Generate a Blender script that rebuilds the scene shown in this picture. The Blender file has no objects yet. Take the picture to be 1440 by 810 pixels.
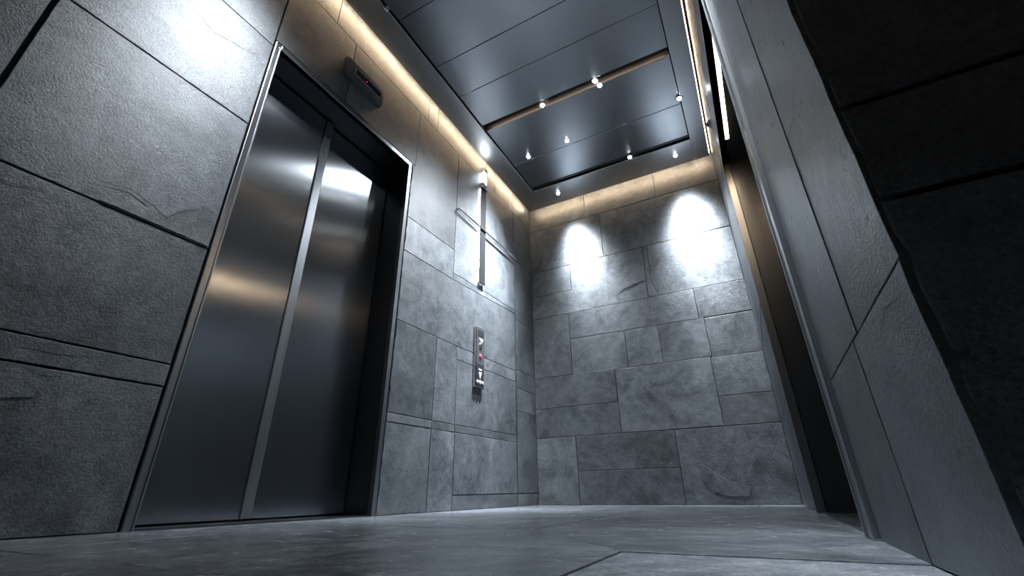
import bpy, bmesh, math, random
from mathutils import Vector, Matrix
random.seed(7)
SC = bpy.context.scene
COL = SC.collection

# ------------------------------------------------------------------ helpers
def link(o, parent=None):
    COL.objects.link(o)
    if parent is not None:
        o.parent = parent
    return o

def tag(o, label=None, cat=None, group=None, kind=None):
    if label: o['label'] = label
    if cat: o['category'] = cat
    if group: o['group'] = group
    if kind: o['kind'] = kind
    return o

def thing(name, label, cat, loc, group=None):
    o = bpy.data.objects.new(name, None)
    o.empty_display_size = 0.05
    link(o); o.location = loc
    return tag(o, label, cat, group)

def mesh_obj(name, bm, mats, parent=None, smooth=False):
    """one mesh object from a bmesh written in world coordinates"""
    if not isinstance(mats, (list, tuple)): mats = [mats]
    bmesh.ops.recalc_face_normals(bm, faces=bm.faces)
    off = Vector((0, 0, 0)); p = parent
    while p is not None:
        off += Vector(p.location); p = p.parent
    if off.length: bmesh.ops.translate(bm, vec=-off, verts=bm.verts)
    me = bpy.data.meshes.new(name)
    if smooth:
        for f in bm.faces: f.smooth = True
    bm.to_mesh(me); bm.free()
    for m in mats: me.materials.append(m)
    return link(bpy.data.objects.new(name, me), parent)

def B(): return bmesh.new()

def box(bm, x0, x1, y0, y1, z0, z1, bev=0.0, mi=0, seg=2):
    n0 = len(bm.faces)
    tmp = bmesh.new()
    bmesh.ops.create_cube(tmp, size=1.0)
    for v in tmp.verts:
        v.co = Vector((x0 + (v.co.x + .5) * (x1 - x0), y0 + (v.co.y + .5) * (y1 - y0), z0 + (v.co.z + .5) * (z1 - z0)))
    if bev > 0:
        bmesh.ops.bevel(tmp, geom=tmp.edges[:], offset=bev, segments=seg, profile=.5, affect='EDGES')
    join(bm, tmp, mi)

def join(bm, tmp, mi=0):
    vs = [bm.verts.new(v.co) for v in tmp.verts]
    tmp.verts.index_update()
    for f in tmp.faces:
        try:
            g = bm.faces.new([vs[v.index] for v in f.verts]); g.material_index = mi; g.smooth = f.smooth
        except ValueError: pass
    tmp.free()

def lathe(bm, c, axis, prof, seg=24, mi=0, smooth=True):
    """revolve profile [(radius, along)] about axis through c"""
    a = Vector(axis).normalized()
    u = a.orthogonal().normalized(); w = a.cross(u)
    c = Vector(c); rings = []
    for r, t in prof:
        if r < 1e-6: rings.append([bm.verts.new(c + a * t)])
        else: rings.append([bm.verts.new(c + a * t + (u * math.cos(2 * math.pi * k / seg) + w * math.sin(2 * math.pi * k / seg)) * r) for k in range(seg)])
    for r0, r1 in zip(rings, rings[1:]):
        for k in range(seg):
            k2 = (k + 1) % seg
            q = [r0[k % len(r0)], r0[k2 % len(r0)], r1[k2 % len(r1)], r1[k % len(r1)]]
            q2 = []
            for v in q:
                if v not in q2: q2.append(v)
            if len(q2) > 2:
                f = bm.faces.new(q2); f.smooth = smooth; f.material_index = mi

def prism(bm, pts, to3, d0, d1, mi=0):
    """extruded 2-D polygon; to3(a, b, d) -> world"""
    lo = [bm.verts.new(to3(a, b, d0)) for a, b in pts]
    hi = [bm.verts.new(to3(a, b, d1)) for a, b in pts]
    n = len(pts)
    for f in ([lo[::-1], hi] + [[lo[i], lo[(i + 1) % n], hi[(i + 1) % n], hi[i]] for i in range(n)]):
        bm.faces.new(f).material_index = mi

def area2(p):
    return sum(p[i][0] * p[(i + 1) % len(p)][1] - p[(i + 1) % len(p)][0] * p[i][1] for i in range(len(p)))

def inset(p, d):
    """inward offset of a CCW polygon"""
    n = len(p); out = []
    for i in range(n):
        a, b, c = Vector(p[i - 1]), Vector(p[i]), Vector(p[(i + 1) % n])
        e1, e2 = (b - a).normalized(), (c - b).normalized()
        n1, n2 = Vector((-e1.y, e1.x)), Vector((-e2.y, e2.x))
        m = n1 + n2
        if m.length < 1e-6: m = n1
        m.normalize()
        k = max(.45, m.dot(n1))
        out.append(tuple(b + m * (d / k)))
    return out

def slab(bm, pts, to3, gap=.0038, bev=.0018, thick=.022, jit=.0006, step=.035, rough=None, lift=None):
    """one stone slab: outline with a slightly broken edge, worn bevel, flat face. to3(a,b,depth): depth 0 = face"""
    if area2(pts) < 0: pts = pts[::-1]
    pts = inset([tuple(q) for q in pts], gap / 2)
    ol = []
    n = len(pts)
    for i in range(n):
        a, b = Vector(pts[i]), Vector(pts[(i + 1) % n])
        e = b - a; k = max(1, min(60, int(e.length / step)))
        nn = Vector((-e.y, e.x)).normalized()
        for j in range(k):
            t = j / k
            q = a + e * t
            amp = jit
            if rough and i in rough and 0 < j: amp = jit * 4
            if j: q += nn * random.uniform(-.3, 1) * amp
            ol.append(tuple(q))
    dz = random.uniform(-.0012, .0012) if lift is None else lift
    mid = inset(ol, bev * .35); top = inset(ol, bev)
    rings = [[bm.verts.new(to3(a, b, thick)) for a, b in ol],
             [bm.verts.new(to3(a, b, bev + dz)) for a, b in ol],
             [bm.verts.new(to3(a, b, bev * .3 + dz)) for a, b in mid],
             [bm.verts.new(to3(a, b, dz)) for a, b in top]]
    N = len(ol)
    for r0, r1 in zip(rings, rings[1:]):
        for i in range(N):
            bm.faces.new([r0[i], r0[(i + 1) % N], r1[(i + 1) % N], r1[i]])
    bm.faces.new(rings[-1])
    bm.faces.new(rings[0][::-1])

def rect(a0, a1, b0, b1): return [(a0, b0), (a1, b0), (a1, b1), (a0, b1)]

def flake(bm, pts, to3, h=.0018):
    """thin split layer of slate standing proud of its slab"""
    if area2(pts) < 0: pts = pts[::-1]
    ol = []
    for i in range(len(pts)):
        a, b = Vector(pts[i]), Vector(pts[(i + 1) % len(pts)])
        e = b - a; k = max(1, int(e.length / .012)); nn = Vector((-e.y, e.x)).normalized()
        for j in range(k):
            ol.append(tuple(a + e * (j / k) + nn * random.uniform(-.0016, .0016) * (1 if j else 0)))
    top = inset(ol, .0012)
    r0 = [bm.verts.new(to3(a, b, .003)) for a, b in ol]
    r1 = [bm.verts.new(to3(a, b, -h)) for a, b in top]
    N = len(ol)
    for i in range(N): bm.faces.new([r0[i], r0[(i + 1) % N], r1[(i + 1) % N], r1[i]])
    bm.faces.new(r1)

def crack(bm, pts, to3, w=.003, mi=1, h=.0016):
    """a dark irregular fissure along a polyline: a thin sliver"""
    P = []
    for (a, b) in zip(pts, pts[1:]):
        a, b = Vector(a), Vector(b); k = max(1, int((b - a).length / .012))
        for j in range(k): P.append(a + (b - a) * (j / k) + Vector((random.uniform(-1, 1), random.uniform(-1, 1))) * .0015)
    P.append(Vector(pts[-1]))
    up, dn = [], []
    for i, q in enumerate(P):
        t = (P[min(i + 1, len(P) - 1)] - P[max(i - 1, 0)]).normalized(); nn = Vector((-t.y, t.x))
        ww = w * (.15 + .85 * math.sin(math.pi * (i + .3) / (len(P) + .3))) * random.uniform(.5, 1) / 2
        up.append(bm.verts.new(to3(*(q + nn * ww), -h))); dn.append(bm.verts.new(to3(*(q - nn * ww), -h)))
    for i in range(len(P) - 1):
        f = bm.faces.new([up[i], up[i + 1], dn[i + 1], dn[i]]); f.material_index = mi

# ------------------------------------------------------------------ materials
def new_mat(name):
    m = bpy.data.materials.new(name); m.use_nodes = True
    nt = m.node_tree; b = nt.nodes['Principled BSDF']
    return m, nt, b

def N(nt, t, **kw):
    n = nt.nodes.new(t)
    for k, v in kw.items():
        if k.startswith('i_'): n.inputs[k[2:].replace('_', ' ')].default_value = v
        else: setattr(n, k, v)
    return n

def stone(name, c0, c1, r0, r1, scale=1.0, fine=1.0, stretch=(1, 1, 1), rand=.22, bump=.5, spec=.5, speck=.55):
    m, nt, b = new_mat(name); L = nt.links.new
    tc = N(nt, 'ShaderNodeTexCoord')
    mp = N(nt, 'ShaderNodeMapping'); mp.inputs['Scale'].default_value = stretch
    L(tc.outputs['Object'], mp.inputs['Vector'])
    geo = N(nt, 'ShaderNodeNewGeometry')
    # every slab reads its own piece of the stone
    offs = N(nt, 'ShaderNodeVectorMath', operation='SCALE'); offs.inputs[0].default_value = (37, 19, 53)
    L(geo.outputs['Random Per Island'], offs.inputs['Scale'])
    add = N(nt, 'ShaderNodeVectorMath', operation='ADD')
    L(mp.outputs[0], add.inputs[0]); L(offs.outputs[0], add.inputs[1])
    V = add.outputs[0]
    n1 = N(nt, 'ShaderNodeTexNoise', i_Scale=2.6 * scale, i_Detail=9., i_Roughness=.68, i_Distortion=.9)
    n2 = N(nt, 'ShaderNodeTexNoise', i_Scale=17 * scale, i_Detail=6., i_Roughness=.7, i_Distortion=.4)
    n3 = N(nt, 'ShaderNodeTexNoise', i_Scale=130 * fine, i_Detail=4., i_Roughness=.75)
    n4 = N(nt, 'ShaderNodeTexNoise', i_Scale=6 * scale, i_Detail=7., i_Roughness=.62, i_Distortion=2.2)
    for n in (n1, n2, n3, n4): L(V, n.inputs['Vector'])
    mx = N(nt, 'ShaderNodeMath', operation='MULTIPLY_ADD'); mx.inputs[1].default_value = .35
    L(n2.outputs[0], mx.inputs[0]); 
    mx2 = N(nt, 'ShaderNodeMath', operation='MULTIPLY'); mx2.inputs[1].default_value = .65
    L(n1.outputs[0], mx2.inputs[0]); L(mx2.outputs[0], mx.inputs[2])
    rp = N(nt, 'ShaderNodeValToRGB'); e = rp.color_ramp.elements
    e[0].position = .37; e[0].color = (*c0, 1); e[1].position = .63; e[1].color = (*c1, 1)
    L(mx.outputs[0], rp.inputs[0])
    # tone of the slab
    mr = N(nt, 'ShaderNodeMapRange'); mr.inputs['To Min'].default_value = 1 - rand; mr.inputs['To Max'].default_value = 1 + rand
    L(geo.outputs['Random Per Island'], mr.inputs['Value'])
    sp = N(nt, 'ShaderNodeMapRange'); sp.inputs['From Min'].default_value = .3; sp.inputs['From Max'].default_value = .75
    sp.inputs['To Min'].default_value = 1 - speck * .9; sp.inputs['To Max'].default_value = 1 + speck * 1.1
    L(n3.outputs[0], sp.inputs['Value'])
    mm = N(nt, 'ShaderNodeMath', operation='MULTIPLY'); L(mr.outputs[0], mm.inputs[0]); L(sp.outputs[0], mm.inputs[1])
    cs = N(nt, 'ShaderNodeVectorMath', operation='SCALE'); L(rp.outputs[0], cs.inputs[0]); L(mm.outputs[0], cs.inputs['Scale'])
    L(cs.outputs[0], b.inputs['Base Color'])
    rr = N(nt, 'ShaderNodeMapRange'); rr.inputs['From Min'].default_value = .3; rr.inputs['From Max'].default_value = .7
    rr.inputs['To Min'].default_value = r0; rr.inputs['To Max'].default_value = r1
    L(n2.outputs[0], rr.inputs['Value']); L(rr.outputs[0], b.inputs['Roughness'])
    b.inputs['Specular IOR Level'].default_value = spec
    b1 = N(nt, 'ShaderNodeBump'); b1.inputs['Strength'].default_value = bump; b1.inputs['Distance'].default_value = .004
    L(n4.outputs[0], b1.inputs['Height'])
    b2 = N(nt, 'ShaderNodeBump'); b2.inputs['Strength'].default_value = bump; b2.inputs['Distance'].default_value = .0022
    L(n2.outputs[0], b2.inputs['Height']); L(b1.outputs[0], b2.inputs['Normal'])
    b3 = N(nt, 'ShaderNodeBump'); b3.inputs['Strength'].default_value = bump; b3.inputs['Distance'].default_value = .0050
    L(n3.outputs[0], b3.inputs['Height']); L(b2.outputs[0], b3.inputs['Normal'])
    L(b3.outputs[0], b.inputs['Normal'])
    return m

def plain(name, col, rough=.5, metal=0., spec=.5):
    m, nt, b = new_mat(name)
    b.inputs['Base Color'].default_value = (*col, 1); b.inputs['Roughness'].default_value = rough
    b.inputs['Metallic'].default_value = metal; b.inputs['Specular IOR Level'].default_value = spec
    n = N(nt, 'ShaderNodeTexNoise', i_Scale=60., i_Detail=3.)
    mr = N(nt, 'ShaderNodeMapRange'); mr.inputs['To Min'].default_value = max(.02, rough - .07); mr.inputs['To Max'].default_value = rough + .07
    tc = N(nt, 'ShaderNodeTexCoord'); nt.links.new(tc.outputs['Object'], n.inputs['Vector'])
    nt.links.new(n.outputs[0], mr.inputs['Value']); nt.links.new(mr.outputs[0], b.inputs['Roughness'])
    return m

def brushed(name, col, rough, aniso, tangent, grain, bump=.05):
    """brushed steel; tangent = direction the highlight is drawn out along the grain's normal, grain = texture scale"""
    m, nt, b = new_mat(name); L = nt.links.new
    b.inputs['Metallic'].default_value = 1.
    tc = N(nt, 'ShaderNodeTexCoord'); mp = N(nt, 'ShaderNodeMapping'); mp.inputs['Scale'].default_value = grain
    L(tc.outputs['Object'], mp.inputs['Vector'])
    n = N(nt, 'ShaderNodeTexNoise', i_Scale=1., i_Detail=5., i_Roughness=.6); L(mp.outputs[0], n.inputs['Vector'])
    rp = N(nt, 'ShaderNodeValToRGB'); e = rp.color_ramp.elements
    e[0].position = .3; e[0].color = (*[c * .96 for c in col], 1); e[1].position = .7; e[1].color = (*[min(1, c * 1.03) for c in col], 1)
    L(n.outputs[0], rp.inputs[0]); L(rp.outputs[0], b.inputs['Base Color'])
    mr = N(nt, 'ShaderNodeMapRange'); mr.inputs['From Min'].default_value = .3; mr.inputs['From Max'].default_value = .7
    mr.inputs['To Min'].default_value = rough * .95; mr.inputs['To Max'].default_value = rough * 1.05
    L(n.outputs[0], mr.inputs['Value']); L(mr.outputs[0], b.inputs['Roughness'])
    b.inputs['Anisotropic'].default_value = aniso
    c = N(nt, 'ShaderNodeCombineXYZ')
    for i in range(3): c.inputs[i].default_value = tangent[i]
    L(c.outputs[0], b.inputs['Tangent'])
    # gentle oil-canning of the sheet
    n2 = N(nt, 'ShaderNodeTexNoise', i_Scale=1.6, i_Detail=1.); L(tc.outputs['Object'], n2.inputs['Vector'])
    bp = N(nt, 'ShaderNodeBump'); bp.inputs['Strength'].default_value = bump; bp.inputs['Distance'].default_value = .02
    L(n2.outputs[0], bp.inputs['Height']); L(bp.outputs[0], b.inputs['Normal'])
    return m

def emit(name, col, s):
    m, nt, b = new_mat(name)
    b.inputs['Base Color'].default_value = (*col, 1)
    b.inputs['Emission Color'].default_value = (*col, 1); b.inputs['Emission Strength'].default_value = s
    return m

COOL = (.86, .935, 1.0)
WARM = (1.0, .74, .48)
M_WALL = stone('slate_wall', (.045, .052, .059), (.155, .168, .182), .30, .48, bump=.55)
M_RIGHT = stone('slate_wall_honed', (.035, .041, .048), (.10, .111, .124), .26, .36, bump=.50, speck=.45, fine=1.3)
M_DARKW = stone('slate_dark', (.08, .088, .098), (.17, .185, .20), .42, .6, bump=.8)
M_FLOOR = stone('slate_floor', (.075, .086, .097), (.22, .24, .265), .13, .29, bump=.26, speck=.4)
M_JOINT = plain('joint_grout', (.018, .020, .023), .9)
M_CRACK = plain('crack_shadow_gap', (.04, .044, .05), .9)
M_DOOR = brushed('brushed_steel_door', (.36, .375, .395), .21, .95, (0, 1, 0), (4, 420, 3))
M_FRAME = brushed('brushed_steel_frame', (.31, .325, .345), .30, .4, (0, 0, 1), (60, 60, 2), .0)
M_LINING = brushed('dark_steel_lining', (.15, .158, .17), .30, .4, (0, 0, 1), (200, 200, 4), .02)
M_CEIL = brushed('brushed_steel_ceiling', (.35, .36, .38), .30, .6, (0, 1, 0), (1.5, 700, 1), .03)
M_SOFFIT = brushed('brushed_steel_soffit', (.50, .505, .52), .36, .3, (0, 1, 0), (200, 3, 200), .02)
M_BLACK = plain('black_gap', (.006, .006, .007), .7)
M_TRIM = brushed('polished_trim', (.55, .57, .60), .22, 0., (0, 0, 1), (80, 80, 80), .0)
M_BRONZE = brushed('bronze_slot_trim', (.50, .44, .39), .35, .2, (1, 0, 0), (4, 200, 200), .0)
M_PLASTIC = plain('charcoal_plastic', (.022, .024, .028), .35)
M_GUN = plain('gunmetal_plate', (.20, .205, .215), .34, .8)
M_LED = emit('white_led', COOL, 40)
M_LAMP = emit('lamp_lens', (.90, .96, 1.0), 45)
M_WARM = emit('warm_led', WARM, 36)
M_WARM_NARROW = emit('warm_led_narrow_gap', WARM, 26)
M_RED = emit('red_indicator', (.9, .03, .10), .7)
M_BAR = plain('anodised_bar', (.012, .013, .015), .45, 0., .2)
M_ICON = plain('pale_icon', (.62, .65, .68), .4)

# ------------------------------------------------------------------ measures
XL, XR, YB = -1.90, .18, 4.07          # left wall, right wall, back wall
YN = -1.6                              # how far the lobby is built behind the camera
YE = .588                              # near end of the right wall
ZC = 3.13                              # underside of the suspended ceiling
ZT = 3.62                              # structural top

def left3(a, b, d): return Vector((XL - d, a, b))
def back3(a, b, d): return Vector((a, YB + d, b))
def right3(a, b, d): return Vector((XR + d, a, b))
def ret3(a, b, d): return Vector((a, YE + d, b))
def floor3(a, b, d): return Vector((a, b, -d))

# ------------------------------------------------------------------ floor
bm = B()
box(bm, XL - .4, 2.6, YN, YB + .2, -.12, -.004, mi=1)
rows = [(-1.6, -.75, (-1.3, -.45, .5, 1.5)), (-.75, -.02, (-1.6, -.9, -.2, .6, 1.6)), (-.02, .46, (-1.35, -.62, .1, .9, 1.7)),
        (1.85, 2.5, (-1.32, -.69)), (2.5, 3.25, (-1.0, -.3)), (3.25, YB, (-1.4, -.72, -.1))]
for y0, y1, xs in rows:
    X = [XL - .3] + list(xs) + ([2.6] if y1 < .6 else [.5])
    for a, b in zip(X, X[1:]): slab(bm, rect(a, b, y0, y1), floor3, gap=.0022, bev=.0015, thick=.012)
for p in (rect(XL - .3, -1.5, .46, .93), rect(-1.5, -.75, .46, .93), rect(-.75, -.27, .46, .93), rect(-.27, .5, .46, .93), rect(.5, 2.6, .46, .93),
          rect(XL - .3, -1.2, .93, 1.85), rect(-1.2, -.66, .93, 1.36), rect(-1.2, -.67, 1.36, 1.85),
          [(-.66, .93), (-.29, .93), (-.29, .96), (-.66, 1.36)], [(-.29, .96), (-.29, .93), (.5, .93), (.5, 1.38), (-.66, 1.36)], rect(-.67, .5, 1.37, 1.85)):
    slab(bm, p, floor3, gap=.0022, bev=.0015, thick=.012)
tag(mesh_obj('floor', bm, [M_FLOOR, M_CRACK]), 'dark grey slate tile floor with a dull sheen between the lobby walls', 'floor', kind='structure')

# ------------------------------------------------------------------ left wall
DY0, DY1, DZ = .84, 1.99, 2.39         # outer edge of the left lift door frame
bm = B()
XB = XL - .02
for (y0, y1, z0, z1) in ((YN, DY0, 0, ZT), (DY1, YB + .2, 0, ZT), (DY0, DY1, DZ, ZT)):
    box(bm, XB - .4, XB, y0, y1, z0, z1, mi=1)
S = lambda p, **k: slab(bm, p, left3, **k)
zA = [0, .473, .557, 1.06, 1.77, 2.345, 2.955, 3.6]
ed = DY0 - .004
for i, (z0, z1) in enumerate(zip(zA, zA[1:])):
    if i >= 3:
        S(rect(.12, ed, z0, z1), gap=.006, jit=.0012); cut = .12
        S(rect(-.62, .112, z0, z1), gap=.006); S(rect(YN, -.62, z0, z1), gap=.006)
    else:
        S(rect(-.30, ed, z0, z1), gap=.006, jit=.0014); S(rect(YN, -.30, z0, z1), gap=.006)
S(rect(.838, 1.33, 2.40, 2.955)); S(rect(1.33, 2.03, 2.40, 2.955))
T = [.838, 1.16, 2.13, 2.26, 3.25, 3.55, 3.645, YB]
for a, b in zip(T, T[1:]): S(rect(a, b, 2.955, 3.6))
d1 = DY1 + .013
S([(d1, 1.925), (2.59, 1.935), (2.59, 2.955), (2.03, 2.955), (2.03, 2.40), (d1, 2.40)], jit=.0014, rough=[5])
S(rect(2.59, 3.645, 2.345, 2.955))
S([(d1, 1.647), (2.59, 1.665), (2.59, 1.935), (d1, 1.925)], jit=.0014, rough=[3])
S([(2.59, 1.725), (3.645, 1.772), (3.645, 2.345), (2.59, 2.345)])
S([(2.59, 1.665), (3.645, 1.735), (3.645, 1.772), (2.59, 1.725)])
S([(d1, 1.132), (2.69, 1.132), (3.645, 1.152), (3.645, 1.735), (2.59, 1.665), (d1, 1.647)], jit=.0012, rough=[5])
S([(d1, .545), (2.43, .548), (2.43, 1.132), (d1, 1.132)], jit=.0014, rough=[3]); S([(2.43, .548), (2.695, .552), (2.69, 1.132), (2.43, 1.132)])
S([(2.69, 1.03), (3.645, 1.05), (3.645, 1.152), (2.69, 1.132)]); S([(2.695, .552), (3.645, .568), (3.645, 1.05), (2.69, 1.03)])
S([(d1, .491), (2.43, .496), (2.43, .548), (d1, .545)], jit=.0014, rough=[3]); S([(2.43, .496), (2.70, .50), (2.695, .552), (2.43, .548)])
S([(2.70, .50), (3.645, .508), (3.645, .568), (2.695, .552)])
S([(d1, 0), (2.43, 0), (2.43, .496), (d1, .491)], jit=.0014, rough=[3]); S(rect(2.43, 2.70, 0, .498))
S([(2.70, .095), (3.645, .10), (3.645, .508), (2.70, .50)]); S([(2.70, 0), (3.645, 0), (3.645, .10), (2.70, .095)])
Z = [0, .10, .79, 1.0, 1.17, 1.685, 2.36, 2.955]
for a, b in zip(Z, Z[1:]): S(rect(3.652, YB, a, b))
# split layers and fissures
flake(bm, [(.45, 1.068), (.60, 1.13), (.66, 1.112), (.72, 1.195), (.75, 1.2), (.77, 1.235), (.83, 1.225), (.83, 1.068)], left3, .005)
crack(bm, [(.40, 1.13), (.52, 1.16), (.60, 1.135), (.655, 1.112), (.70, 1.17), (.74, 1.20), (.765, 1.232), (.80, 1.225)], left3, .007, h=.0056)
crack(bm, [(.47, 2.165), (.52, 2.14), (.57, 2.125), (.66, 2.155), (.72, 2.17), (.78, 2.205)], left3, .007)
crack(bm, [(.15, 1.02), (.24, 1.0), (.33, 1.02)], left3, .004)
crack(bm, [(.38, .455), (.47, .44), (.55, .452)], left3, .004); crack(bm, [(.40, .52), (.5, .515), (.62, .53)], left3, .003)
flake(bm, [(.35, .30), (.42, .36), (.50, .38), (.52, .43), (.45, .462), (.35, .462)], left3, .002)
crack(bm, [(2.70, .70), (2.69, .66), (2.70, .62)], left3, .004)
tag(mesh_obj('wall_left', bm, [M_WALL, M_CRACK]), 'grey slate slab wall around the left lift door, washed by a lamp', 'wall', kind='structure')

# ------------------------------------------------------------------ back wall
bm = B()
box(bm, XL - .3, XR + .5, YB + .02, YB + .25, 0, ZT, mi=1)
S = lambda p, **k: slab(bm, p, back3, **k)
l, r = XL, XR
for p in (rect(l, -1.5, 0, .575), rect(-1.5, -.615, 0, .275), rect(-1.5, -.615, .275, .575), rect(-.615, r, 0, .572),
          rect(l, -1.065, .575, .85), rect(l, -1.065, .85, 1.155), rect(-1.065, -.225, .575, 1.15), rect(-.225, r, .572, .81), rect(-.225, r, .81, 1.14),
          rect(l, -1.485, 1.155, 1.80), rect(-1.485, -.93, 1.15, 1.52), rect(-.93, -.616, 1.15, 1.51), rect(-.616, -.21, 1.15, 1.51), rect(-.21, r, 1.14, 1.50),
          [(-1.485, 1.52), (-.25, 1.505), (-.25, 1.80), (-1.485, 1.80)], rect(-.25, r, 1.505, 1.80),
          rect(l, -1.43, 2.06, 2.36), [(l, 1.80), (-.66, 1.80), (-.642, 2.36), (-1.43, 2.36), (-1.43, 2.06), (l, 2.06)],
          [(-.66, 1.80), (-.56, 1.80), (-.605, 1.95), (-.60, 2.36), (-.642, 2.36)], [(-.56, 1.80), (r, 1.80), (r, 2.355), (-.60, 2.36), (-.605, 1.95)],
          rect(l, -1.045, 2.36, 2.90), rect(-1.045, r, 2.36, 2.90),
          rect(l, -1.2, 2.90, 3.6), rect(-1.2, -.42, 2.90, 3.6), rect(-.42, r, 2.90, 3.6)):
    S(p, jit=.001)
crack(bm, [(-.98, 1.88), (-.87, 1.94), (-.78, 1.965), (-.68, 1.98)], back3, .016)
crack(bm, [(-.86, 1.93), (-.78, 1.95), (-.69, 1.985), (-.66, 1.975)], back3, .014)
flake(bm, [(-.42, .10), (-.30, .06), (-.15, .06), (-.13, .12), (-.28, .17), (-.38, .24), (-.45, .30), (-.48, .2)], back3, .0016)
tag(mesh_obj('wall_back', bm, [M_WALL, M_CRACK]), 'grey slate slab back wall under two pools of light', 'wall', kind='structure')

# ------------------------------------------------------------------ right wall and its dark return
RY0, RY1, RZ = 1.285, 2.725, 2.36      # outer edge of the right lift door frame
bm = B()
XK = XR + .02
for (y0, y1, z0, z1) in ((YE + .02, RY0, 0, ZT), (RY1, YB + .02, 0, ZT), (RY0, RY1, RZ, ZT)):
    box(bm, XK, XK + .40, y0, y1, z0, z1, mi=1)
S = lambda p, **k: slab(bm, p, right3, **{'bev': .0009, **k})
e0 = RY0 - .004
S(rect(YE, .93, 0, .333), rough=[3], jit=.0012, gap=.0013); S(rect(.93, e0, 0, .333), gap=.0013)
S(rect(YE, .885, .335, 1.72), rough=[3], jit=.0012, gap=.0013); S(rect(.885, e0, .335, 1.72), gap=.0013)
for z0, z1 in ((1.72, 2.37), (2.37, 2.955), (2.955, 3.6)):
    S(rect(YE, e0, z0, z1))
for a, b in ((RY0, 1.95), (1.95, RY1)):
    S(rect(a, b, 2.37, 2.955)); S(rect(a, b, 2.955, 3.6))
for z0, z1 in ((0, .575), (.575, 1.15), (1.15, 1.8), (1.8, 2.36), (2.36, 2.955), (2.955, 3.6)):
    S(rect(RY1 + .004, YB, z0, z1))
crack(bm, [(.70, .735), (.78, .72), (.86, .74), (.91, .66)], right3, .003)
crack(bm, [(.60, .30), (.70, .31), (.76, .29)], right3, .003)
tag(mesh_obj('wall_right', bm, [M_RIGHT, M_CRACK]), 'grey slate wall around the right lift door, seen edge-on', 'wall', kind='structure')

bm = B()
box(bm, XR + .016, 2.6, YE + .022, YE + .4, 0, ZT, mi=1)
S = lambda p, **k: slab(bm, p, ret3, **k)
zs = [0, .4125, .559, 1.02, 1.62, 2.3, 2.955, 3.6]
for z0, z1 in zip(zs, zs[1:]):
    S(rect(XR + .003, 1.35, z0, z1), gap=.008, bev=.0025, jit=.0009, rough=[3]); S(rect(1.35, 2.6, z0, z1), gap=.008, bev=.0025)
tag(mesh_obj('wall_return', bm, [M_DARKW, M_JOINT]), 'unlit dark slate end of the right wall with wide black joints', 'wall', kind='structure')

# ------------------------------------------------------------------ suspended ceiling
SX0, SX1, SY1 = -1.843, .154, 3.97     # outer edges
IX0, IX1, IY1 = -1.64, .015, 3.64      # inner edges
bm = B()
zt = ZC + .07
box(bm, SX0, IX0, YN, SY1, ZC, zt, .003); box(bm, IX1, SX1, YN, SY1, ZC, zt, .003); box(bm, IX0 + .0002, IX1 - .0002, IY1, SY1, ZC, zt, .003)
box(bm, XL - .4, XR + .4, YN, YB + .2, ZT, ZT + .12, mi=1)
box(bm, IX0 - .05, IX1 + .05, YN, IY1 + .05, ZC + .075, ZC + .10, mi=1)
ceil = mesh_obj('ceiling', bm, [M_SOFFIT, M_BLACK])
tag(ceil, 'dark brushed metal dropped ceiling with recessed panels, slots and glowing edges', 'ceiling', kind='structure')
g = .004
px0, px1 = IX0 + .012, IX1 - .006
SLOT = (2.555, 2.635)
ends = [(-1.6, -.9), (-.9, -.2), (-.2, .45), (.45, .98), (.98, 1.43), (1.43, 1.86), (1.86, 2.185), (2.185, SLOT[0]), (SLOT[1], 3.163), (3.163, 3.585)]
for y0, y1 in ends:
    bm = B()
    box(bm, px0, px1, y0 + g / 2, y1 - g / 2, ZC + .012, ZC + .055, .0025)
    mesh_obj('ceiling_panel', bm, M_CEIL, ceil)
# slot trims: a bronze lip on the far side of each slot
bm = B(); box(bm, px0, px1, SLOT[1] - .008, SLOT[1] - .001, ZC + .010, ZC + .070, .001)
tag(mesh_obj('slot_trim', bm, M_BRONZE, ceil), 'bronze lip of the lit ceiling slot')
bm = B(); box(bm, px0, px1, 3.592, 3.600, ZC + .008, ZC + .070, .001)
mesh_obj('slot_trim', bm, M_LINING, ceil)
bm = B(); box(bm, px0 + .03, px1 - .03, SLOT[0] + .004, SLOT[0] + .010, ZC + .050, ZC + .066)
tag(mesh_obj('slot_light_strip', bm, emit('slot_warm_led', (1.0, .84, .68), 4), ceil), 'warm light strip inside the ceiling slot')
# small hinge clip at the left edge of the panels
bm = B()
box(bm, IX0 - .02, IX0 + .02, 1.30, 1.33, ZC - .012, ZC + .012, .003); lathe(bm, (IX0, 1.30, ZC - .008), (0, 1, 0), [(0, -.012), (.009, -.012), (.009, .03), (0, .03)], 14)
tag(mesh_obj('panel_clip', bm, M_TRIM, ceil), 'small metal clip at the edge of the ceiling panels')

# cove light strips on the outer faces of the ceiling border
def cove(name, label, x0, x1, y0, y1, mat=None):
    t = thing(name, label, 'light strip', ((x0 + x1) / 2, (y0 + y1) / 2, ZC + .02), 'warm cove light strips')
    bm = B(); box(bm, x0, x1, y0, y1, ZC + .018, ZC + .052); mesh_obj('diffuser', bm, mat or M_WARM, t)
    return t
cove('cove_light_strip', 'warm cove light along the ceiling edge above the left lift door', SX0 - .007, SX0 - .001, YN + .1, SY1 - .02)
cove('cove_light_strip', 'warm cove light along the ceiling edge above the back wall', SX0 + .02, SX1 - .02, SY1 + .001, SY1 + .007)
cove('cove_light_strip', 'warm cove light along the ceiling edge above the right lift door', SX1 + .001, SX1 + .006, YN + .1, SY1 - .02, M_WARM_NARROW)

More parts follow.
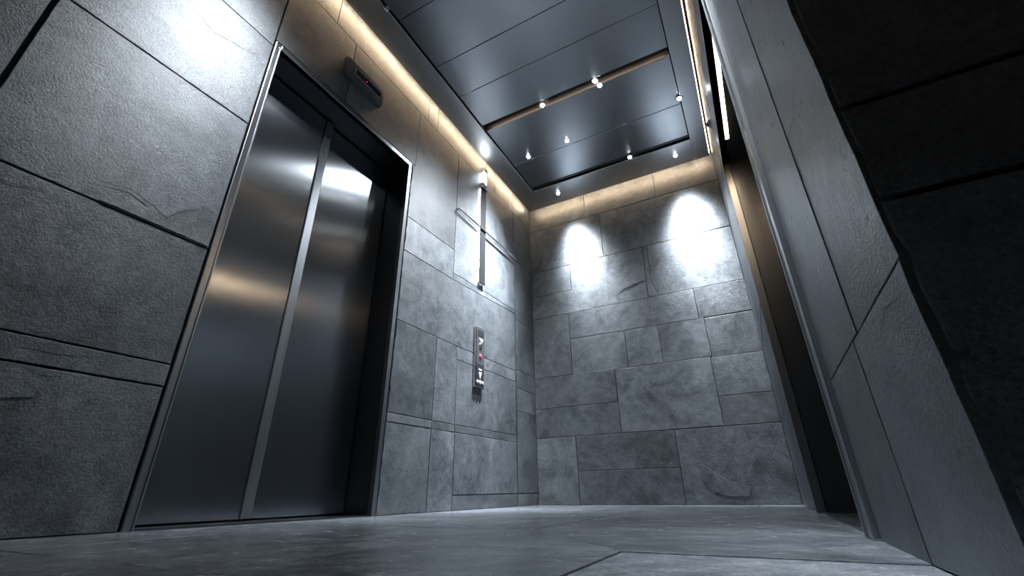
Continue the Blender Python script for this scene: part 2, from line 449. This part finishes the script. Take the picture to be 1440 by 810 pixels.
# ------------------------------------------------------------------ lift doors
def lift_door(label, sx, xw, y0, y1, ztop, zopen, fw, depth, split, pr=-.006, leaf_lip=True):
    """sx: +1 = the wall faces +x. xw wall face. recess runs to -sx."""
    root = thing('elevator_door', label, 'elevator door', (xw - sx * depth * .5, (y0 + y1) / 2, 0))
    def bx(bm, d0, d1, a0, a1, z0, z1, bev=0, mi=0):
        xa, xb = xw - sx * d0, xw - sx * d1
        box(bm, min(xa, xb), max(xa, xb), a0, a1, z0, z1, bev, mi)
    bm = B()
    # stepped architrave: outer band and a raised inner bead
    for (a0, a1, z0, z1) in ((y0, y0 + fw, .0005, ztop), (y1 - fw, y1, .0005, ztop)):
        bx(bm, pr, .03, a0, a1, z0, z1, .004)
    bx(bm, pr, .03, y0 + fw, y1 - fw, zopen, ztop, .004)
    for (a0, a1) in ((y0 + fw - .007, y0 + fw + .001), (y1 - fw - .001, y1 - fw + .007)):
        bx(bm, pr - .004, .02, a0, a1, .001, zopen + .010, .002)
    bx(bm, pr - .004, .02, y0 + fw - .012, y1 - fw + .012, zopen - .001, zopen + .008, .002)
    mesh_obj('door_frame', bm, M_FRAME, root)
    bm = B()
    bx(bm, .02, depth + .06, y0 + .012, y0 + fw, 0.001, zopen + .03, .002); bx(bm, .02, depth + .06, y1 - fw, y1 - .012, 0.001, zopen + .03, .002)
    mesh_obj('jamb_lining', bm, M_LINING, root)
    bm = B()
    bx(bm, .02, depth + .06, y0 + fw, y1 - fw, zopen, zopen + .05, .002)
    mesh_obj('header_lining', bm, M_LINING, root)
    bm = B()
    bx(bm, depth + .055, depth + .065, y0 - .0, y1 + .0, .0, ztop)          # dark shaft side behind the leaves
    mesh_obj('shaft_panel', bm, M_BLACK, root)
    a0, a1 = y0 + fw + .003, y1 - fw - .003
    zt_ = zopen - .012
    # leaves
    leaf = B(); bx(leaf, depth - .022, depth + .012, a0, split - .004, .012, zt_, .003)
    lf = mesh_obj('door_leaf', leaf, M_DOOR, root)
    if leaf_lip:
        lip = B(); bx(lip, depth - .030, depth + .006, split - .058, split - .004, .014, zt_ - .002, .004)
        mesh_obj('edge_strip', lip, M_FRAME, lf)
    leaf = B(); bx(leaf, depth + .004, depth + .036, split + .008, a1, .012, zt_, .003)
    mesh_obj('door_leaf', leaf, M_DOOR, root)
    sill = B()
    bx(sill, .004, depth + .05, y0 + fw, y1 - fw, .0005, .004)
    for k in (.02, .045, depth - .03, depth + .0): bx(sill, k, k + .006, y0 + fw + .01, y1 - fw - .01, .004, .0055, 0, 1)
    mesh_obj('threshold', sill, [M_LINING, M_BLACK], root)
    return root
lift_door('closed brushed steel two-leaf elevator door in the left wall below the floor indicator', 1, XL, DY0, DY1, DZ, 2.352, .034, .19, 1.402)
rdoor = lift_door('elevator door with dark recess in the right wall, seen edge-on', -1, XR, RY0, RY1, RZ, 2.02, .07, .17, 2.0, -.014)

bm = B(); box(bm, XR + .020, XR + .038, RY0 + .12, RY1 - .32, 2.014, 2.0205)
tag(mesh_obj('header_light', bm, emit('header_warm_led', WARM, 30), rdoor), 'warm light strip under the door header')

# ------------------------------------------------------------------ floor indicator above the left door
t = thing('floor_indicator', 'slim dark floor indicator with a red light above the left lift door', 'indicator', (XL, 1.432, 2.59))
bm = B(); x0 = XL - .002
prism(bm, [(1.262, 2.60), (1.272, 2.592), (1.592, 2.592), (1.602, 2.603), (1.602, 2.70), (1.575, 2.745), (1.272, 2.745), (1.262, 2.735)], lambda a, b, d: Vector((x0 + d, a, b)), 0, .034)
bmesh.ops.bevel(bm, geom=bm.edges[:], offset=.004, segments=2, affect='EDGES')
mesh_obj('housing', bm, M_GUN, t)
bm = B()
for (a0, a1, b0, b1) in ((1.335, 1.575, 2.645, 2.652), (1.335, 1.575, 2.704, 2.711), (1.335, 1.341, 2.645, 2.711), (1.569, 1.575, 2.645, 2.711)):
    box(bm, x0 + .030, x0 + .041, a0, a1, b0, b1, .002)
mesh_obj('display_bezel', bm, M_GUN, t)
bm = B(); box(bm, x0 + .030, x0 + .0355, 1.339, 1.571, 2.650, 2.706)
mesh_obj('display', bm, M_BLACK, t)
bm = B(); lathe(bm, (x0 + .034, 1.440, 2.680), (1, 0, 0), [(.006, 0), (.006, .002), (.004, .0035), (0, .004)], 16)
tag(mesh_obj('indicator_light', bm, M_RED, t), 'small glowing red light')

# ------------------------------------------------------------------ call panel
y0, y1, z0, z1 = 2.915, 3.055, .862, 1.372
t = thing('call_panel', 'tall steel lift call panel with arrows and a red button right of the left door', 'call panel', (XL, (y0 + y1) / 2, z0))
bm = B(); box(bm, XL - .003, XL + .020, y0, y1, z0, z1, .006, seg=3); mesh_obj('back_plate', bm, M_TRIM, t)
xf = XL + .020
def P3(a, b, d): return Vector((xf + d, a, b))
zm = 1.045
bm = B(); box(bm, xf - .004, xf + .004, y0 + .012, y1 - .010, zm + .004, z1 - .016, .002); up = mesh_obj('upper_plate', bm, M_GUN, t)
bm = B(); box(bm, xf - .004, xf + .004, y0 + .012, y1 - .010, z0 + .022, zm - .004, .002); lo = mesh_obj('lower_plate', bm, M_PLASTIC, t)
bm = B(); box(bm, xf + .003, xf + .0055, y0 + .026, y1 - .022, 1.292, 1.345, .001); mesh_obj('display', bm, M_PLASTIC, up)
bm = B(); prism(bm, [(y0 + .035, 1.275), (y1 - .032, 1.275), (y1 - .050, 1.240)], P3, .003, .006); mesh_obj('arrow_mark', bm, M_ICON, up)
bm = B(); lathe(bm, (xf + .003, 2.985, 1.213), (1, 0, 0), [(.021, 0), (.021, .005), (.016, .008), (0, .008)], 24); mesh_obj('button', bm, M_TRIM, up)
bm = B(); lathe(bm, (xf + .003, 2.985, 1.125), (1, 0, 0), [(.015, 0), (.015, .005), (.011, .008), (0, .008)], 24); tag(mesh_obj('button', bm, M_RED, up), 'glowing red round button')
bm = B(); box(bm, xf + .003, xf + .006, 2.962, 3.008, 1.005, 1.018, .001); mesh_obj('label_mark', bm, M_ICON, lo)
bm = B(); prism(bm, [(2.962, .992), (3.008, .992), (3.000, .965), (2.993, .965), (2.993, .942), (2.977, .942), (2.977, .965), (2.970, .965)], P3, .003, .006); mesh_obj('arrow_mark', bm, M_ICON, lo)
for yy, rr in ((2.945, .012), (2.985, .015), (3.026, .012)):
    bm = B(); lathe(bm, (xf + .003, yy, .908), (1, 0, 0), [(rr, 0), (rr, .004), (rr * .7, .006), (0, .006)], 18)
    for v in bm.verts: v.co.z = .908 + (v.co.z - .908) * 1.25
    mesh_obj('button', bm, M_ICON, lo)

# ------------------------------------------------------------------ vertical wall light
xb = XL
t = thing('wall_light', 'thin vertical bar light glowing against the left wall above the call panel', 'wall light', (XL, 3.0, 1.80))
bm = B(); box(bm, xb + .012, xb + .022, 2.952, 3.044, 1.79, 2.82, .002); mesh_obj('bar', bm, M_BAR, t)
bm = B(); box(bm, xb + .010, xb + .040, 2.972, 3.022, 2.875, 3.02, .006); tag(mesh_obj('lamp_lens', bm, emit('wall_lamp_lens', COOL, 14), t), 'bright frosted lens')
bm = B(); box(bm, xb - .004, xb + .042, 2.950, 3.046, 2.815, 2.875, .004)
lathe(bm, (xb + .041, 2.997, 2.845), (1, 0, 0), [(.018, 0), (.018, .006), (.010, .010), (0, .010)], 18); mesh_obj('lamp_holder', bm, M_TRIM, t)
bm = B(); box(bm, xb - .004, xb + .046, 2.966, 3.028, 3.018, 3.075, .006); lathe(bm, (xb + .045, 2.997, 3.047), (1, 0, 0), [(.014, -.002), (.014, .006), (0, .008)], 16)
mesh_obj('bracket', bm, M_TRIM, t)
for a0, a1 in ((2.9560, 2.9640), (3.0320, 3.0400)):
    bm = B(); box(bm, xb + .0098, xb + .0122, a0, a1, 1.80, 2.81); mesh_obj('light_strip', bm, M_LED, t)

# ------------------------------------------------------------------ small sensor at the top of the right wall
t = thing('wall_sensor', 'small round dark sensor on the right wall above the lift door', 'sensor', (XR, 3.02, 2.70))
bm = B(); lathe(bm, (XR + .002, 3.02, 2.70), (-1, 0, 0), [(.036, 0), (.036, .012), (.030, .018), (0, .018)], 24); mesh_obj('housing', bm, M_GUN, t)
bm = B(); lathe(bm, (XR - .014, 3.02, 2.70), (-1, 0, 0), [(.020, 0), (.018, .010), (.010, .015), (0, .016)], 20); mesh_obj('lens', bm, M_BLACK, t, True)

# ------------------------------------------------------------------ metal trim on the left wall
bm = B()
box(bm, XL + .0225, XL + .034, 2.59, 3.652, 2.338, 2.356, .004)
for q in (2.592, 3.640): box(bm, XL - .004, XL + .030, q, q + .010, 2.340, 2.354, .001)
box(bm, XL - .004, XL + .010, 3.640, 3.652, .0005, 2.338, .003)
tag(mesh_obj('trim_1', bm, M_TRIM), 'thin steel rail across the left wall turning down beside the corner', 'trim', kind='structure')

# ------------------------------------------------------------------ downlights
def light(name, kind, loc, aim, energy, col, parent, **kw):
    d = bpy.data.lights.new(name, kind); d.energy = energy; d.color = col
    for k, v in kw.items(): setattr(d, k, v)
    o = bpy.data.objects.new(name, d); link(o, parent)
    base = Vector(parent.location)
    o.location = Vector(loc) - base
    o.rotation_euler = (Vector(aim) - Vector(loc)).to_track_quat('-Z', 'Y').to_euler()
    return o

def downlight_proto(loc, label, group):
    t = thing('downlight', label, 'downlight', loc, group)
    x, y, z = loc
    bm = B(); lathe(bm, (x, y, z), (0, 0, -1), [(.015, -.02), (.025, -.004), (.027, .001), (.025, .004), (.019, .004), (.017, -.002), (.015, -.004)], 28)
    mesh_obj('trim_ring', bm, M_TRIM, t)
    bm = B(); lathe(bm, (x, y, z), (0, 0, -1), [(.016, -.003), (.016, .006), (.0135, .013), (.008, .018), (0, .020)], 24)
    mesh_obj('lamp_lens', bm, M_LAMP, t, True)
    return t

PZ = ZC + .012
spots = [  # x, y, z, label, aim, watts, beam exponent
    (-1.405, 3.80, ZC, 'ceiling spot on the far border, left, lighting the back wall', (-1.27, 4.07, 2.3), 1300, 36),
    (-.145, 3.80, ZC, 'ceiling spot on the far border, right, lighting the back wall', (-.13, 4.07, 2.15), 1900, 34),
    (-1.44, 3.12, PZ, 'ceiling spot at the left end of the last panel joint', (-1.9, 3.12, 1.35), 2300, 20),
    (-1.02, 3.10, PZ, 'faint ceiling spot beside the last panel joint, left of centre', (-1.4, 3.5, 0), 60, 12),
    (-1.05, 2.60, PZ, 'ceiling spot in the bronze slot, leftmost', (-1.9, 2.2, 1.3), 700, 18),
    (-.57, 2.58, PZ, 'ceiling spot in the bronze slot, upper of the touching pair', (-.6, 2.2, 0), 45, 22),
    (-.55, 2.64, PZ, 'ceiling spot in the bronze slot, lower of the touching pair', (-.4, 2.8, 0), 30, 22),
    (.006, 3.085, ZC, 'ceiling spot on the right edge of the panels', (-.1, 3.2, 0), 30, 12),
    (-.55, 3.60, ZC, 'ceiling spot in the far dark slot, right of centre', (-.6, 3.7, 0), 40, 12),
    (-1.25, .60, PZ, 'ceiling spot washing the slate left of the lift door', (-1.90, .62, 1.84), 500, 32),
    (.03, 1.05, PZ, 'ceiling spot washing the right slate wall', (.18, 1.06, 1.6), 900, 45),
    (-1.0, 1.2, PZ, 'ceiling spot over the middle of the lobby', (-1.1, 1.2, 0), 60, 12),
]
proto = None
for i, (x, y, z, lab, aim, w, beam) in enumerate(spots):
    if proto is None:
        o = proto = downlight_proto((x, y, z), lab, 'ceiling downlights'); kids = list(proto.children)
    else:
        o = proto.copy(); link(o); o.location = (x, y, z); o['label'] = lab
        for ch in kids:
            c = ch.copy(); link(c, o)
    lo_ = light('spot_lamp', 'SPOT', (x, y, z - .03), aim, w, COOL, o, spot_size=math.radians(150), spot_blend=1., shadow_soft_size=.02)
    # reflector lamp: intensity falls off as a power of the cosine from the beam axis
    d = lo_.data; d.use_nodes = True; nt = d.node_tree
    em = next(n for n in nt.nodes if n.type == 'EMISSION')
    tc = nt.nodes.new('ShaderNodeTexCoord'); sx = nt.nodes.new('ShaderNodeSeparateXYZ')
    ab = nt.nodes.new('ShaderNodeMath'); ab.operation = 'ABSOLUTE'
    pw = nt.nodes.new('ShaderNodeMath'); pw.operation = 'POWER'; pw.inputs[1].default_value = beam
    nt.links.new(tc.outputs['Normal'], sx.inputs[0]); nt.links.new(sx.outputs['Z'], ab.inputs[0])
    nt.links.new(ab.outputs[0], pw.inputs[0]); nt.links.new(pw.outputs[0], em.inputs['Strength'])

# ------------------------------------------------------------------ world and camera
w = bpy.data.worlds.new('World'); SC.world = w; w.use_nodes = True
bg = w.node_tree.nodes['Background']; bg.inputs[0].default_value = (.78, .87, 1, 1); bg.inputs[1].default_value = .013

cd = bpy.data.cameras.new('Camera'); cam = bpy.data.objects.new('Camera', cd); link(cam)
cd.sensor_width = 36; cd.lens = 619.93 / 1440 * 36; cd.clip_start = .01
R0 = Vector((.88174126, .47156766, -.0125016)); U0 = Vector((.20922799, -.36718939, .90630878)); F0 = Vector((-.42279546, .80174553, .42243119))
R0 = (R0).normalized(); U0 = F0.cross(R0) * -1
mt = Matrix((( R0.x, U0.x, -F0.x, 0), (R0.y, U0.y, -F0.y, 0), (R0.z, U0.z, -F0.z, .1), (0, 0, 0, 1)))
cam.matrix_world = mt
SC.camera = cam

SC.view_settings.view_transform = 'Standard'; SC.view_settings.look = 'None'
SC.view_settings.gamma = 1; SC.view_settings.use_curve_mapping = False; SC.view_settings.exposure = 0
